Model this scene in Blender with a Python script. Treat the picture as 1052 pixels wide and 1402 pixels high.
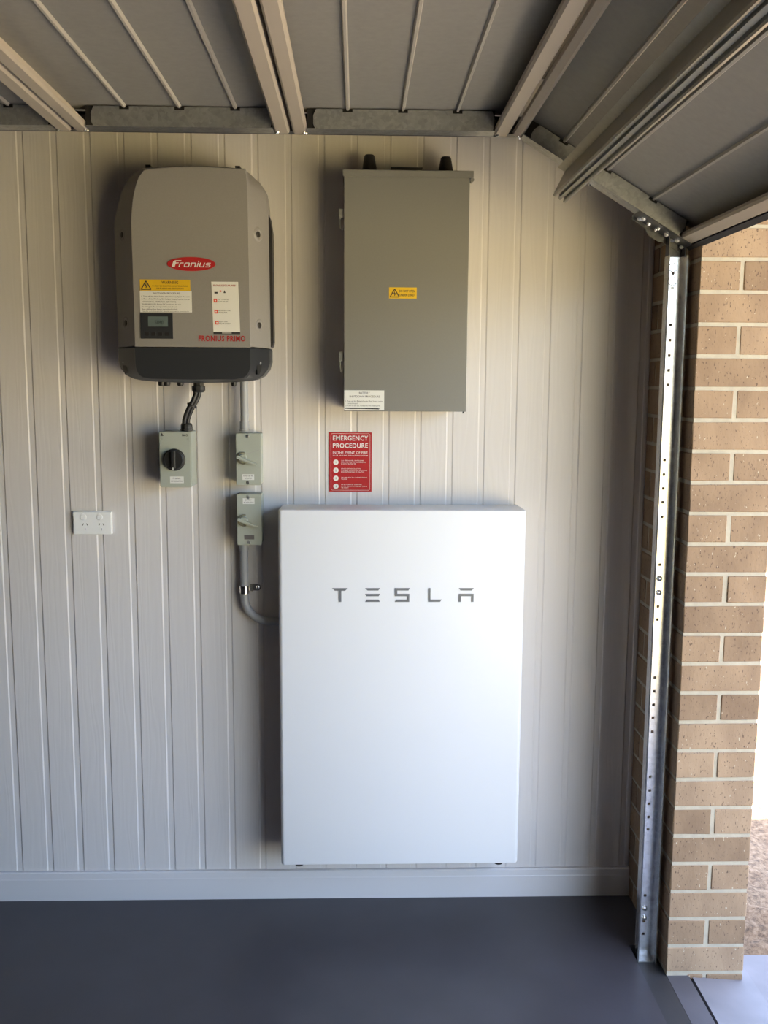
import bpy, bmesh, math, random
from mathutils import Vector, Matrix
R = math.radians
random.seed(7)
for o in list(bpy.data.objects): bpy.data.objects.remove(o)
scene = bpy.context.scene
COL = scene.collection

# ------------------------------------------------------------------ camera
def axes(p, y, r):
    fw = Vector((math.sin(y)*math.cos(p), math.cos(y)*math.cos(p), -math.sin(p)))
    rt = Vector((math.cos(y), -math.sin(y), 0)); up = rt.cross(fw)
    c, s = math.cos(r), math.sin(r)
    return c*rt+s*up, -s*rt+c*up, fw
rt, up, fw = axes(0.13278, 0.02802, 0.00572)
cd = bpy.data.cameras.new('camera'); cam = bpy.data.objects.new('camera', cd); COL.objects.link(cam)
cam.matrix_world = Matrix(((rt.x, up.x, -fw.x, 0.24041), (rt.y, up.y, -fw.y, -2.99582), (rt.z, up.z, -fw.z, 1.7029), (0, 0, 0, 1)))
cd.sensor_fit = 'VERTICAL'; cd.sensor_height = 24.0; cd.lens = 1300.0/1402.0*24.0
cd.clip_start = 0.05; cd.clip_end = 300
scene.camera = cam

# ------------------------------------------------------------------ sky, sun, exposure
w = bpy.data.worlds.new('sky'); scene.world = w; w.use_nodes = True
nt = w.node_tree; bg = nt.nodes['Background']
sky = nt.nodes.new('ShaderNodeTexSky'); sky.sky_type = 'NISHITA'; sky.sun_disc = False
sky.sun_elevation = R(78); sky.sun_rotation = R(180); sky.air_density = 1.0; sky.dust_density = 2.0; sky.ozone_density = 1.0
nt.links.new(sky.outputs[0], bg.inputs[0]); bg.inputs[1].default_value = 0.42
sl = bpy.data.lights.new('sun', 'SUN'); sl.energy = 13.0; sl.angle = R(0.53); sl.color = (1.0, 0.93, 0.74)
sun = bpy.data.objects.new('sun', sl); COL.objects.link(sun)
sun.rotation_euler = Vector((0.03, 0.19, -1.0)).to_track_quat('-Z', 'Y').to_euler()
vs = scene.view_settings
vs.view_transform = 'Standard'; vs.look = 'None'; vs.gamma = 1.0; vs.use_curve_mapping = False
vs.exposure = 2.0

# ------------------------------------------------------------------ materials
def mat(name, col, rough=0.5, metal=0.0, spec=0.5):
    m = bpy.data.materials.new(name); m.use_nodes = True
    b = m.node_tree.nodes['Principled BSDF']
    b.inputs['Base Color'].default_value = (*col, 1); b.inputs['Roughness'].default_value = rough
    b.inputs['Metallic'].default_value = metal; b.inputs['Specular IOR Level'].default_value = spec
    return m
def N(m, t, **kw):
    n = m.node_tree.nodes.new(t)
    for k, v in kw.items(): setattr(n, k, v)
    return n
def L(m, a, b): m.node_tree.links.new(a, b)
def BS(m): return m.node_tree.nodes['Principled BSDF']
def coord(m, scale=(1, 1, 1), kind='Object', off=None):
    t = N(m, 'ShaderNodeTexCoord'); mp = N(m, 'ShaderNodeMapping'); mp.inputs['Scale'].default_value = scale
    L(m, t.outputs[kind], mp.inputs['Vector'])
    return mp.outputs[0]
def gcoord(m, scale=(1, 1, 1)):
    g = N(m, 'ShaderNodeNewGeometry'); mp = N(m, 'ShaderNodeMapping'); mp.inputs['Scale'].default_value = scale
    L(m, g.outputs['Position'], mp.inputs['Vector'])
    return mp.outputs[0]
def noise(m, vec, scale, detail=3, rough=0.5):
    n = N(m, 'ShaderNodeTexNoise'); n.inputs['Scale'].default_value = scale; n.inputs['Detail'].default_value = detail
    n.inputs['Roughness'].default_value = rough
    L(m, vec, n.inputs['Vector']); return n.outputs['Fac']
def ramp(m, fac, stops):
    r = N(m, 'ShaderNodeValToRGB'); e = r.color_ramp.elements
    while len(e) < len(stops): e.new(0.5)
    for i, (p, c) in enumerate(stops):
        e[i].position = p; e[i].color = (*c, 1) if len(c) == 3 else c
    L(m, fac, r.inputs[0]); return r.outputs[0]
def bump(m, h, strength, dist=0.001):
    b = N(m, 'ShaderNodeBump'); b.inputs['Strength'].default_value = strength; b.inputs['Distance'].default_value = dist
    L(m, h, b.inputs['Height']); L(m, b.outputs[0], BS(m).inputs['Normal'])
def mottled(name, col, amt, scale, rough, metal=0.0, bstr=0.0, bdist=0.0005, stretch=(1, 1, 1), bscale=None):
    m = mat(name, col, rough, metal)
    v = gcoord(m, stretch)
    f = noise(m, v, scale, 4)
    c = ramp(m, f, [(0.3, tuple(max(0, x*(1-amt)) for x in col)), (0.7, tuple(min(1, x*(1+amt)) for x in col))])
    L(m, c, BS(m).inputs['Base Color'])
    if bstr: bump(m, noise(m, v, bscale or scale*6, 4), bstr, bdist)
    return m

M = {}
# painted, wood-grained cladding board
m = M['cladding'] = mat('cladding_paint', (0.67, 0.635, 0.615), 0.45)
v = gcoord(m, (26, 1, 1.6)); f1 = noise(m, v, 3.0, 5, 0.6)
wv = N(m, 'ShaderNodeTexWave'); wv.wave_type = 'BANDS'; wv.bands_direction = 'X'
wv.inputs['Scale'].default_value = 17; wv.inputs['Distortion'].default_value = 16; wv.inputs['Detail'].default_value = 2; wv.inputs['Detail Scale'].default_value = 1.2
L(m, gcoord(m, (1, 1, 0.12)), wv.inputs['Vector'])
mx = N(m, 'ShaderNodeMath', operation='ADD'); L(m, f1, mx.inputs[0]); L(m, wv.outputs['Fac'], mx.inputs[1])
bump(m, mx.outputs[0], 0.20, 0.0005)
M['skirting'] = mat('skirting_paint', (0.66, 0.635, 0.63), 0.4)
M['wallpaint'] = mat('tan_block_wall', (0.14, 0.115, 0.095), 0.85)
M['ceilpaint'] = mat('bare_ceiling_timber', (0.24, 0.20, 0.16), 0.8)
M['roof'] = mat('roof_sheet', (0.25, 0.25, 0.25), 0.6)
M['floor'] = mottled('floor_coating', (0.049, 0.0455, 0.053), 0.10, 6.0, 0.42, bstr=0.06, bdist=0.0004, bscale=220)
M['strip'] = mottled('threshold_strip', (0.036, 0.035, 0.037), 0.12, 9, 0.5)
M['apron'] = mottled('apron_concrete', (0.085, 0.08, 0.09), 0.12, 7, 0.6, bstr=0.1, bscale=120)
M['drive'] = mottled('driveway_concrete', (0.20, 0.19, 0.205), 0.16, 5, 0.75, bstr=0.15, bscale=150)
M['gap'] = mat('joint_filler', (0.02, 0.02, 0.02), 0.9)
m = M['dirt'] = mat('dry_dirt', (0.36, 0.25, 0.16), 0.95)
v = gcoord(m); f = noise(m, v, 48, 8, 0.72)
L(m, ramp(m, f, [(0.34, (0.06, 0.037, 0.021)), (0.52, (0.19, 0.125, 0.073)), (0.70, (0.30, 0.215, 0.14))]), BS(m).inputs['Base Color'])
bump(m, f, 0.8, 0.008)
M['yard'] = mottled('dry_yard', (0.47, 0.38, 0.18), 0.15, 4, 0.95, bstr=0.4, bdist=0.01, bscale=30)
# bricks
m = M['brick'] = mat('brick_clay', (0.55, 0.38, 0.25), 0.9)
oi = N(m, 'ShaderNodeObjectInfo')
ad = N(m, 'ShaderNodeVectorMath', operation='ADD')
L(m, gcoord(m, (1, 1, 0.45)), ad.inputs[0]); L(m, oi.outputs['Random'], ad.inputs[1])
v = ad.outputs[0]
tone = ramp(m, oi.outputs['Random'], [(0.0, (0.235, 0.155, 0.093)), (0.5, (0.29, 0.194, 0.117)), (1.0, (0.33, 0.228, 0.143))])
blot = ramp(m, noise(m, v, 14, 3), [(0.35, (0.82, 0.80, 0.80)), (0.65, (1.05, 1.05, 1.05))])
mu = N(m, 'ShaderNodeMix', data_type='RGBA', blend_type='MULTIPLY'); mu.inputs[0].default_value = 1
L(m, tone, mu.inputs[6]); L(m, blot, mu.inputs[7])
speck = ramp(m, noise(m, v, 230, 2), [(0.315, (0.85, 0.85, 0.85)), (0.365, (0, 0, 0))])
mu2 = N(m, 'ShaderNodeMix', data_type='RGBA'); L(m, speck, mu2.inputs[0]); L(m, mu.outputs[2], mu2.inputs[6]); mu2.inputs[7].default_value = (0.09, 0.055, 0.038, 1)
pale = ramp(m, noise(m, v, 170, 1), [(0.735, (0, 0, 0)), (0.765, (1, 1, 1))])
mu3 = N(m, 'ShaderNodeMix', data_type='RGBA'); L(m, pale, mu3.inputs[0]); L(m, mu2.outputs[2], mu3.inputs[6]); mu3.inputs[7].default_value = (0.44, 0.37, 0.27, 1)
L(m, mu3.outputs[2], BS(m).inputs['Base Color'])
bump(m, noise(m, v, 130, 4), 0.5, 0.0015)
M['mortar'] = mottled('brick_mortar', (0.40, 0.355, 0.275), 0.08, 40, 0.95, bstr=0.4, bdist=0.001, bscale=200)
# galvanised steel
def galv(name, col, rough):
    m = mat(name, col, rough, 0.85)
    v = gcoord(m)
    vo = N(m, 'ShaderNodeTexVoronoi'); vo.inputs['Scale'].default_value = 110; L(m, v, vo.inputs['Vector'])
    sp = N(m, 'ShaderNodeSeparateColor'); L(m, vo.outputs['Color'], sp.inputs[0])
    mx = N(m, 'ShaderNodeMath', operation='MULTIPLY_ADD'); L(m, noise(m, v, 35, 3), mx.inputs[0]); mx.inputs[1].default_value = 0.7
    ms = N(m, 'ShaderNodeMath', operation='MULTIPLY'); L(m, sp.outputs[0], ms.inputs[0]); ms.inputs[1].default_value = 0.35
    L(m, ms.outputs[0], mx.inputs[2])
    c = ramp(m, mx.outputs[0], [(0.2, tuple(x*0.78 for x in col)), (0.8, tuple(min(1, x*1.15) for x in col))])
    L(m, c, BS(m).inputs['Base Color'])
    return m
M['galv'] = galv('galvanised_steel', (0.40, 0.41, 0.41), 0.42)
M['galvrail'] = galv('galvanised_track_steel', (0.72, 0.73, 0.75), 0.24)
M['galvshade'] = galv('shaded_galvanised_steel', (0.13, 0.135, 0.15), 0.35)  # same galvanised steel, with the shade under the door put into its colour
M['bolt'] = mat('zinc_bolt', (0.80, 0.81, 0.80), 0.18, 1.0)
M['zinc'] = mat('bright_zinc_bolt', (0.85, 0.86, 0.86), 0.40, 0.6)
M['darkbolt'] = mat('dark_screw', (0.05, 0.045, 0.04), 0.4, 0.5)
M['skin'] = mottled('door_backing_coat', (0.265, 0.25, 0.215), 0.05, 60, 0.5)
M['rib'] = mat('door_rib_highlight', (0.42, 0.385, 0.315), 0.45)  # lighter than the skin: the ribs' highlight is put into the colour
M['fold'] = mat('door_edge_paint', (0.45, 0.385, 0.295), 0.42)
M['strut'] = mottled('strut_steel', (0.33, 0.32, 0.275), 0.06, 60, 0.42, 0.55)
M['seal'] = mat('rubber_seal', (0.035, 0.035, 0.038), 0.6)
M['black'] = mat('black_plastic', (0.016, 0.015, 0.015), 0.45)
# appliances
M['inv'] = mottled('inverter_shell_paint', (0.255, 0.24, 0.225), 0.03, 300, 0.42)
M['invdark'] = mat('inverter_dark_cover', (0.025, 0.027, 0.031), 0.38)
M['lcd'] = mat('lcd_glass', (0.115, 0.15, 0.15), 0.25)
M['lcdink'] = mat('lcd_digit', (0.045, 0.06, 0.06), 0.4)
M['cab'] = mottled('cabinet_paint', (0.195, 0.19, 0.170), 0.02, 200, 0.4)
M['switch'] = mat('isolator_plastic', (0.37, 0.39, 0.33), 0.45)
M['switchlid'] = mat('isolator_ring_plastic', (0.34, 0.36, 0.30), 0.4)
M['guard'] = mat('shaded_guard_plastic', (0.16, 0.155, 0.11), 0.4)  # dark olive: shading lines round the lever are put into the colour
M['pvc'] = mat('conduit_pvc', (0.34, 0.345, 0.355), 0.4)
M['white'] = mat('white_powder_coat', (0.79, 0.79, 0.795), 0.38)
M['outlet'] = mat('outlet_plastic', (0.86, 0.86, 0.85), 0.3)
M['slot'] = mat('slot_dark', (0.05, 0.05, 0.05), 0.7)
M['letter'] = mat('grey_letter', (0.20, 0.205, 0.215), 0.35, 0.3)
M['red'] = mat('label_red', (0.40, 0.016, 0.018), 0.4)
M['orange'] = mat('label_orange_red', (0.75, 0.10, 0.06), 0.45)
M['signred'] = mat('sign_red', (0.42, 0.020, 0.024), 0.35)
M['yellow'] = mat('label_yellow', (0.72, 0.45, 0.015), 0.45)
M['paper'] = mat('label_white', (0.72, 0.715, 0.68), 0.5)
M['ink'] = mat('label_ink', (0.03, 0.028, 0.028), 0.6)
M['inkgrey'] = mat('label_grey_ink', (0.35, 0.34, 0.32), 0.6)
M['darkplate'] = mat('name_plate_dark', (0.14, 0.125, 0.12), 0.4)

# ------------------------------------------------------------------ mesh helpers
WL = {}
def box(bm, x0, x1, y0, y1, z0, z1, bev=0.0, seg=1):
    g = bmesh.ops.create_cube(bm, size=1.0)
    vs_ = g['verts']
    for v_ in vs_:
        v_.co = Vector(((x0+x1)/2+v_.co.x*(x1-x0), (y0+y1)/2+v_.co.y*(y1-y0), (z0+z1)/2+v_.co.z*(z1-z0)))
    if bev:
        es = {e for v_ in vs_ for e in v_.link_edges}
        bmesh.ops.bevel(bm, geom=list(es), offset=bev, segments=seg, affect='EDGES', profile=0.5)
def prism(bm, pts, a0, a1, f):
    """extrude the 2-D outline pts from a0 to a1; f(u, v, a) gives the world point"""
    A = [bm.verts.new(f(u, v_, a0)) for u, v_ in pts]; B = [bm.verts.new(f(u, v_, a1)) for u, v_ in pts]
    n = len(pts)
    fs = [bm.faces.new(A), bm.faces.new(B[::-1])]
    for i in range(n):
        j = (i+1) % n
        fs.append(bm.faces.new((A[j], A[i], B[i], B[j])))
    bmesh.ops.recalc_face_normals(bm, faces=fs)
XZ = lambda u, v_, a: Vector((u, a, v_))      # outline in x, z; extruded along y
XY = lambda u, v_, a: Vector((u, v_, a))
YZ = lambda u, v_, a: Vector((a, u, v_))
def stroke(pts, wd):
    """closed outline round an open polyline, width wd, mitred"""
    P = [Vector((p[0], p[1])) for p in pts]; lf, rg = [], []
    for i, p in enumerate(P):
        d1 = (P[i]-P[i-1]).normalized() if i > 0 else (P[1]-P[0]).normalized()
        d2 = (P[i+1]-P[i]).normalized() if i < len(P)-1 else d1
        n1 = Vector((-d1.y, d1.x)); n2 = Vector((-d2.y, d2.x)); mi = n1+n2
        if mi.length < 1e-6: mi = n1.copy()
        mi.normalize(); k = wd/2/max(0.4, mi.dot(n1))
        lf.append(tuple(p+mi*k)); rg.append(tuple(p-mi*k))
    return lf+rg[::-1]
def lathe(bm, c, ax, prof, n=20):
    """profile [(radius, distance along ax)] turned about ax through c"""
    ax = Vector(ax).normalized(); c = Vector(c)
    a = ax.orthogonal().normalized(); b = ax.cross(a)
    rings = []
    for r_, t in prof:
        rings.append([bm.verts.new(c+ax*t+(a*math.cos(2*math.pi*i/n)+b*math.sin(2*math.pi*i/n))*r_) for i in range(n)])
    fs = []
    for k in range(len(rings)-1):
        for i in range(n):
            j = (i+1) % n
            fs.append(bm.faces.new((rings[k][i], rings[k][j], rings[k+1][j], rings[k+1][i])))
    fs.append(bm.faces.new(rings[0][::-1])); fs.append(bm.faces.new(rings[-1]))
    bmesh.ops.recalc_face_normals(bm, faces=fs)
def tube(bm, pts, r_, n=14):
    P = [Vector(p) for p in pts]; rings = []; a = None
    for i, p in enumerate(P):
        d = (P[min(i+1, len(P)-1)]-P[max(i-1, 0)]).normalized()
        if a is None: a = d.orthogonal().normalized()
        a = (a-d*a.dot(d)).normalized(); b = d.cross(a)
        rr = r_[i] if isinstance(r_, (list, tuple)) else r_
        rings.append([bm.verts.new(p+(a*math.cos(2*math.pi*k/n)+b*math.sin(2*math.pi*k/n))*rr) for k in range(n)])
    fs = []
    for k in range(len(rings)-1):
        for i in range(n):
            j = (i+1) % n
            fs.append(bm.faces.new((rings[k][i], rings[k][j], rings[k+1][j], rings[k+1][i])))
    fs.append(bm.faces.new(rings[0][::-1])); fs.append(bm.faces.new(rings[-1]))
    bmesh.ops.recalc_face_normals(bm, faces=fs)
def arc(cx, cy, r_, a0, a1, n):
    return [(cx+r_*math.cos(R(a0+(a1-a0)*i/n)), cy+r_*math.sin(R(a0+(a1-a0)*i/n))) for i in range(n+1)]
def rrect(x0, x1, z0, z1, r_, n=4):
    return arc(x1-r_, z1-r_, r_, 0, 90, n)+arc(x0+r_, z1-r_, r_, 90, 180, n)+arc(x0+r_, z0+r_, r_, 180, 270, n)+arc(x1-r_, z0+r_, r_, 270, 360, n)

def link_mesh(name, me, material, parent, smooth=None):
    lo = [min(v_.co[i] for v_ in me.vertices) for i in range(3)]; hi = [max(v_.co[i] for v_ in me.vertices) for i in range(3)]
    org = Vector(((lo[0]+hi[0])/2, (lo[1]+hi[1])/2, lo[2]))
    me.transform(Matrix.Translation(-org))
    if material is not None: me.materials.append(material)
    o = bpy.data.objects.new(name, me); COL.objects.link(o)
    WL[o.name] = org
    if parent is not None: o.parent = parent; o.location = org-WL[parent.name]
    else: o.location = org
    if smooth is not None:
        for p in me.polygons: p.use_smooth = True
        try:
            me.set_sharp_from_angle(angle=R(smooth))
        except Exception: pass
    return o
def obj(name, bm, material, parent=None, smooth=None):
    me = bpy.data.meshes.new(name); bm.to_mesh(me); bm.free()
    return link_mesh(name, me, material, parent, smooth)
def B(): return bmesh.new()
def bx(name, mt, parent, *a, **k):
    bm = B(); box(bm, *a, **k); return obj(name, bm, mt, parent)
def pr(name, mt, parent, pts, a0, a1, f=XZ, smooth=None):
    bm = B(); prism(bm, pts, a0, a1, f); return obj(name, bm, mt, parent, smooth)
def la(name, mt, parent, c, ax, prof, n=20, smooth=35):
    bm = B(); lathe(bm, c, ax, prof, n); return obj(name, bm, mt, parent, smooth)
def thing(name, label, cat, loc, group=None):
    o = bpy.data.objects.new(name, None); COL.objects.link(o); o.empty_display_size = 0.05
    o.location = loc; WL[o.name] = Vector(loc); o['label'] = label; o['category'] = cat
    if group: o['group'] = group
    return o
def tag(o, label, cat, group=None):
    o['label'] = label; o['category'] = cat
    if group: o['group'] = group
    return o
def struct(o, label=None):
    o['kind'] = 'structure'
    if label: o['label'] = label
    return o
def dup(o, dx, parent):
    c = o.copy(); COL.objects.link(c); c.parent = parent; c.location = o.location+Vector(dx)
    WL[c.name] = WL[o.name]+Vector(dx)
    return c
def lettering(parent, y, lines, mt, name='lettering', bold=0.0, th=0.0003):
    """lines: (text, x, z_base, cap_height, width or None, 'l'|'c'|'r'[, shear]); printed on the plane y, facing -y"""
    bm = B()
    for ln in lines:
        s, x, z, h, wd, al = ln[:6]
        cu = bpy.data.curves.new('t', 'FONT'); cu.body = s; cu.size = 1.0; cu.resolution_u = 2; cu.offset = bold; cu.space_character = 1.0+bold*4
        if len(ln) > 6: cu.shear = ln[6]
        to = bpy.data.objects.new('t', cu); COL.objects.link(to)
        dg = bpy.context.evaluated_depsgraph_get()
        me = bpy.data.meshes.new_from_object(to.evaluated_get(dg))
        bpy.data.objects.remove(to); bpy.data.curves.remove(cu)
        xs = [v_.co.x for v_ in me.vertices]
        x0, x1 = min(xs), max(xs); sy = h/0.70; sx = sy if wd is None else wd/(x1-x0)
        W_ = (x1-x0)*sx; ox = x if al == 'l' else (x-W_/2 if al == 'c' else x-W_)
        for v_ in me.vertices: v_.co = Vector((ox+(v_.co.x-x0)*sx, y-th, z+v_.co.y*sy))
        bm.from_mesh(me); bpy.data.meshes.remove(me)
    return obj(name, bm, mt, parent)

# ------------------------------------------------------------------ room shell
YF = -6.0; XL = -5.5; ZC = 2.62
struct(pr('floor', M['floor'], None, [(XL, YF), (1.078, YF), (1.078, -0.296), (1.160, -0.296), (1.160, 0.006), (XL, 0.006)], -0.12, 0.0, XY), 'dark charcoal coated garage floor')
struct(pr('trim_1', M['strip'], None, [(1.0785, -0.001), (1.092, -0.0300), (1.1600, -0.0300), (1.1600, -0.12), (1.0785, -0.12)], YF, -0.2965), 'dark strip of floor under the garage door line')
struct(bx('trim_2', M['apron'], None, 1.1605, 1.226, YF, -0.4085, -0.12, -0.0295), 'bare grey concrete edge beside the door line')
struct(bx('trim_3', M['gap'], None, 1.2265, 1.2365, YF, -0.4085, -0.12, -0.055), 'dark expansion joint in front of the door line')
# side wall: grooved boards on a backing
back = struct(bx('wall_back', M['cladding'], None, XL, 1.158, 0.0019, 0.11, -0.05, ZC), 'cream grooved board wall carrying the electrical equipment')
PIT = 0.1005; GX = -0.8765
def plank_bm(x0, x1, z0, z1):
    bm = B(); bv = 0.0040; prism(bm, [(x0, 0.0019), (x0+bv, 0.0), (x1-bv, 0.0), (x1, 0.0019)], z0, z1, XY); return bm
k0 = int((XL-GX)/PIT)+1; k1 = int((1.155-GX)/PIT)
first = None
for k in range(k0, k1):
    gx = GX+k*PIT
    if first is None:
        first = obj('plank', plank_bm(gx+0.0075, gx+PIT-0.0075, 0.0985, ZC), M['cladding'], back); fk = k
    else: dup(first, ((k-fk)*PIT, 0, 0), back)
gx = GX+k1*PIT
obj('plank', plank_bm(gx+0.0075, 1.1575, 0.0985, ZC), M['cladding'], back)
bm = B(); prism(bm, [(0.002, -0.001), (-0.014, -0.001), (-0.014, 0.072), (-0.0125, 0.076), (-0.0115, 0.094), (-0.009, 0.0975), (0.002, 0.0975)], XL, 1.1575, YZ)
struct(obj('baseboard_back', bm, M['skirting']), 'painted skirting board along the cream wall')
struct(bx('wall_left', M['wallpaint'], None, XL-0.1, XL-0.001, YF, 0.11, -0.05, ZC))
struct(bx('wall_front', M['wallpaint'], None, XL-0.1, 1.388, YF-0.1, YF-0.001, -0.05, ZC))
struct(bx('ceiling', M['ceilpaint'], None, XL-0.1, 1.39, YF-0.1, 0.11, ZC+0.001, ZC+0.03))
struct(bx('roof', M['roof'], None, XL-0.3, 2.02, YF-0.3, 0.16, ZC+0.032, ZC+0.12))
# door wall: brick nib beside the opening, lintel over it, far nib
ZM = -0.0210; CH = 0.086; HB = 0.076
wr = struct(bx('wall_right', M['mortar'], None, 1.1605, 1.3855, -0.4085, 0.12, -0.045, ZC), 'tan brick return wall beside the garage door opening')
struct(bx('trim_4', M['wallpaint'], None, 1.158, 1.388, -3.15, -0.4115, 2.30, ZC), 'lintel over the garage door opening')
struct(bx('trim_5', M['wallpaint'], None, 1.158, 1.388, YF-0.001, -3.151, -0.045, ZC), 'wall at the far side of the door opening')
def brick_bm(x0, x1, y0, y1, z0, z1, seed):
    rnd = random.Random(seed); bm = B(); box(bm, x0, x1, y0, y1, z0, z1, 0.0025)
    for v_ in bm.verts: v_.co += Vector((rnd.uniform(-1, 1), rnd.uniform(-1, 1), rnd.uniform(-1, 1)))*0.0009
    return bm
protos = {}
def brick(x0, x1, y0, y1, z0, z1=None):
    z1 = z1 if z1 is not None else z0+HB
    jx, jy = random.uniform(-.0012, .0012), random.uniform(-.0012, .0012)
    key = (round(x1-x0, 3), round(y1-y0, 3), round(z1-z0, 3), random.randrange(3))
    if key not in protos: protos[key] = (obj('brick', brick_bm(x0, x1, y0, y1, z0, z1, len(protos)), M['brick'], wr), (x0, y0, z0))
    else:
        p, (a, b, c) = protos[key]; dup(p, (x0-a+jx, y0-b+jy, z0-c), wr)
xa0, xa1, xb0, xb1 = 1.158, 1.268, 1.278, 1.388
for n in range(30):
    z = ZM+0.005+n*CH
    if n % 2 == 0:
        brick(1.158, 1.388, -0.411, -0.301, z)
        for (x0, x1) in ((xa0, xa1), (xb0, xb1)):
            brick(x0, x1, -0.291, -0.061, z); brick(x0, x1, -0.051, 0.121, z)
    else:
        for (x0, x1) in ((xa0, xa1), (xb0, xb1)):
            brick(x0, x1, -0.411, -0.181, z); brick(x0, x1, -0.171, 0.059, z)
brick(1.222, 1.268, -0.411, -0.381, -0.046, ZM-0.005)
brick(1.278, 1.388, -0.411, -0.181, -0.046, ZM-0.005)
# outside ground
struct(bx('ground', M['yard'], None, -30, 40, -30, 40, -0.40, -0.125), 'dry sunlit yard ground outside the garage')
struct(pr('driveway', M['drive'], None, [(1.237, -0.12), (9.0, -0.12), (9.0, -0.11), (1.42, -0.049), (1.237, -0.034)], -3.9, -0.28), 'pale concrete driveway outside the garage door')
bm = B()
nx, ny = 70, 90
gv = [[None]*(ny+1) for _ in range(nx+1)]
rn = random.Random(3)
for i in range(nx+1):
    for j in range(ny+1):
        x = 1.39+(i/nx)**1.6*9; y = -0.279+(j/ny)**1.8*12
        amp = 0.014 if j > 1 else 0.006
        gv[i][j] = bm.verts.new((x, y, -0.075+rn.uniform(-amp, amp)+0.02*math.sin(x*5.1+1.7*y)*math.sin(y*4.3)))
for i in range(nx):
    for j in range(ny): bm.faces.new((gv[i][j], gv[i+1][j], gv[i+1][j+1], gv[i][j+1]))
o = struct(obj('ground', bm, M['dirt'], None, 60), 'loose tan dirt beside the brick wall')

# ------------------------------------------------------------------ sectional overhead door
door = thing('door_1', 'raised sectional garage door overhead with cream edges and grey backing', 'garage door', (0.0, -2.8, 2.375)); door['kind'] = 'structure'
YD0, YD1 = -3.23, -0.318        # near-wall edge of the door is YD1
class Sec:
    def __init__(s, ox, oz, ang, width, th):
        s.o = Vector((ox, 0, oz)); s.d = Vector((math.cos(R(ang)), 0, -math.sin(R(ang)))); s.n = Vector((-s.d.z*-1*-1, 0, 0))
        s.n = Vector((-math.sin(R(ang)), 0, -math.cos(R(ang))))   # points down, into the garage
        s.w = width; s.th = th
    def f(s, u, v_, a): return s.o+s.d*u+s.n*v_+Vector((0, a, 0))
def build_section(S, ribs, lo_fold, hi_fold, name_lab=None):
    f = S.f; t = -S.th
    skin = pr('door_section', M['skin'], door, [(0.004, t), (S.w-0.004, t), (S.w-0.004, t-0.006), (0.004, t-0.006)], YD0, YD1-0.006, f)
    for r_ in ribs:
        pr('rib', M['rib'], skin, [(r_-0.006, t+0.0002), (r_-0.0028, t+0.007), (r_+0.0028, t+0.007), (r_+0.006, t+0.0002)], YD0+0.05, -0.373, f)
    # folded edges
    for (a, b, rad) in (lo_fold, hi_fold):
        bm = B(); lp = -0.016
        pl = [(a+0.001, t), (a+0.001, -0.006), (a+0.006, -0.001), (b-0.006, -0.001), (b-0.001, -0.006), (b-0.001, lp)]
        if a > 0.2: pl = [(b-0.001, t), (b-0.001, -0.006), (b-0.006, -0.001), (a+0.006, -0.001), (a+0.001, -0.006), (a+0.001, lp)]
        prism(bm, stroke(pl, 0.002), YD0, YD1-0.002, f)
        obj('edge_fold', bm, M['fold'], skin)
    # end stile: plate facing the room and a bottom flange, notched for the ribs
    e0, e1 = lo_fold[1]+0.026, hi_fold[0]-0.010
    bm = B()
    top = [(e0, t+0.003)]
    for r_ in ribs:
        if e0 < r_ < e1: top += [(r_-0.013, t+0.003), (r_-0.013, t+0.011), (r_+0.013, t+0.011), (r_+0.013, t+0.003)]
    top += [(e1, t+0.003), (e1+0.006, t+0.020), (e1+0.006, -0.012), (e1+0.002, 0.0), (e0-0.002, 0.0), (e0-0.008, -0.012), (e0-0.008, t+0.020)]
    prism(bm, top, -0.372, -0.370, f)
    prism(bm, [(lo_fold[1]+0.001, -0.0005), (hi_fold[0]-0.001, -0.0005), (hi_fold[0]-0.001, -0.0025), (lo_fold[1]+0.001, -0.0025)], -0.3695, YD1, f)
    prism(bm, [(lo_fold[1]+0.001, t+0.002), (hi_fold[0]-0.001, t+0.002), (hi_fold[0]-0.001, -0.003), (lo_fold[1]+0.001, -0.003)], YD1-0.003, YD1-0.001, f)
    obj('end_stile', bm, M['galv'], skin)
    # black plate added to stand for the shade behind the stile's cut-outs
    bm = B()
    prism(bm, [(lo_fold[1]+0.002, t+0.001), (hi_fold[0]-0.002, t+0.001), (hi_fold[0]-0.002, -0.004), (lo_fold[1]+0.002, -0.004)], -0.364, -0.361, f)
    obj('shade_plate', bm, M['black'], skin)
    for (a, b, rad) in (lo_fold, hi_fold):
        for (uu, yy) in ((a+0.010 if a > 0.2 else b-0.008, -0.336), (a+0.006 if a > 0.2 else b-0.003, -0.328)):
            la('screw', M['bolt'], skin, f(uu, 0.0, yy), S.n, [(0.0045, -0.001), (0.0045, 0.001), (0.0025, 0.004)], 8)
    return skin
ZI = 2.373
J0, J1, J2 = -0.522, 0.060, 0.650
A_ = Sec(-1.11, ZI, 0, J0+1.11, 0.054)
B_ = Sec(J0, ZI, 0, J1-J0, 0.054)
C_ = Sec(J1, ZI, 0, J2-J1, 0.054)
D_ = Sec(0.653, 2.381, 30.8, 0.578, 0.047)
fold = lambda Wd, g=0.004: ((g, 0.043, 0), (Wd-0.045, Wd-g, 0))
build_section(A_, [-1+1.11, -0.80+1.11-0.06, -0.655+1.11-0.02], *fold(A_.w))
build_section(B_, [-0.374-J0, -0.230-J0, -0.084-J0], *fold(B_.w))
build_section(C_, [0.212-J1, 0.358-J1, 0.503-J1], *fold(C_.w))
tilt = build_section(D_, [0.133, 0.272, 0.420], (0.002, 0.030, 0), (0.537, 0.576, 0))
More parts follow.
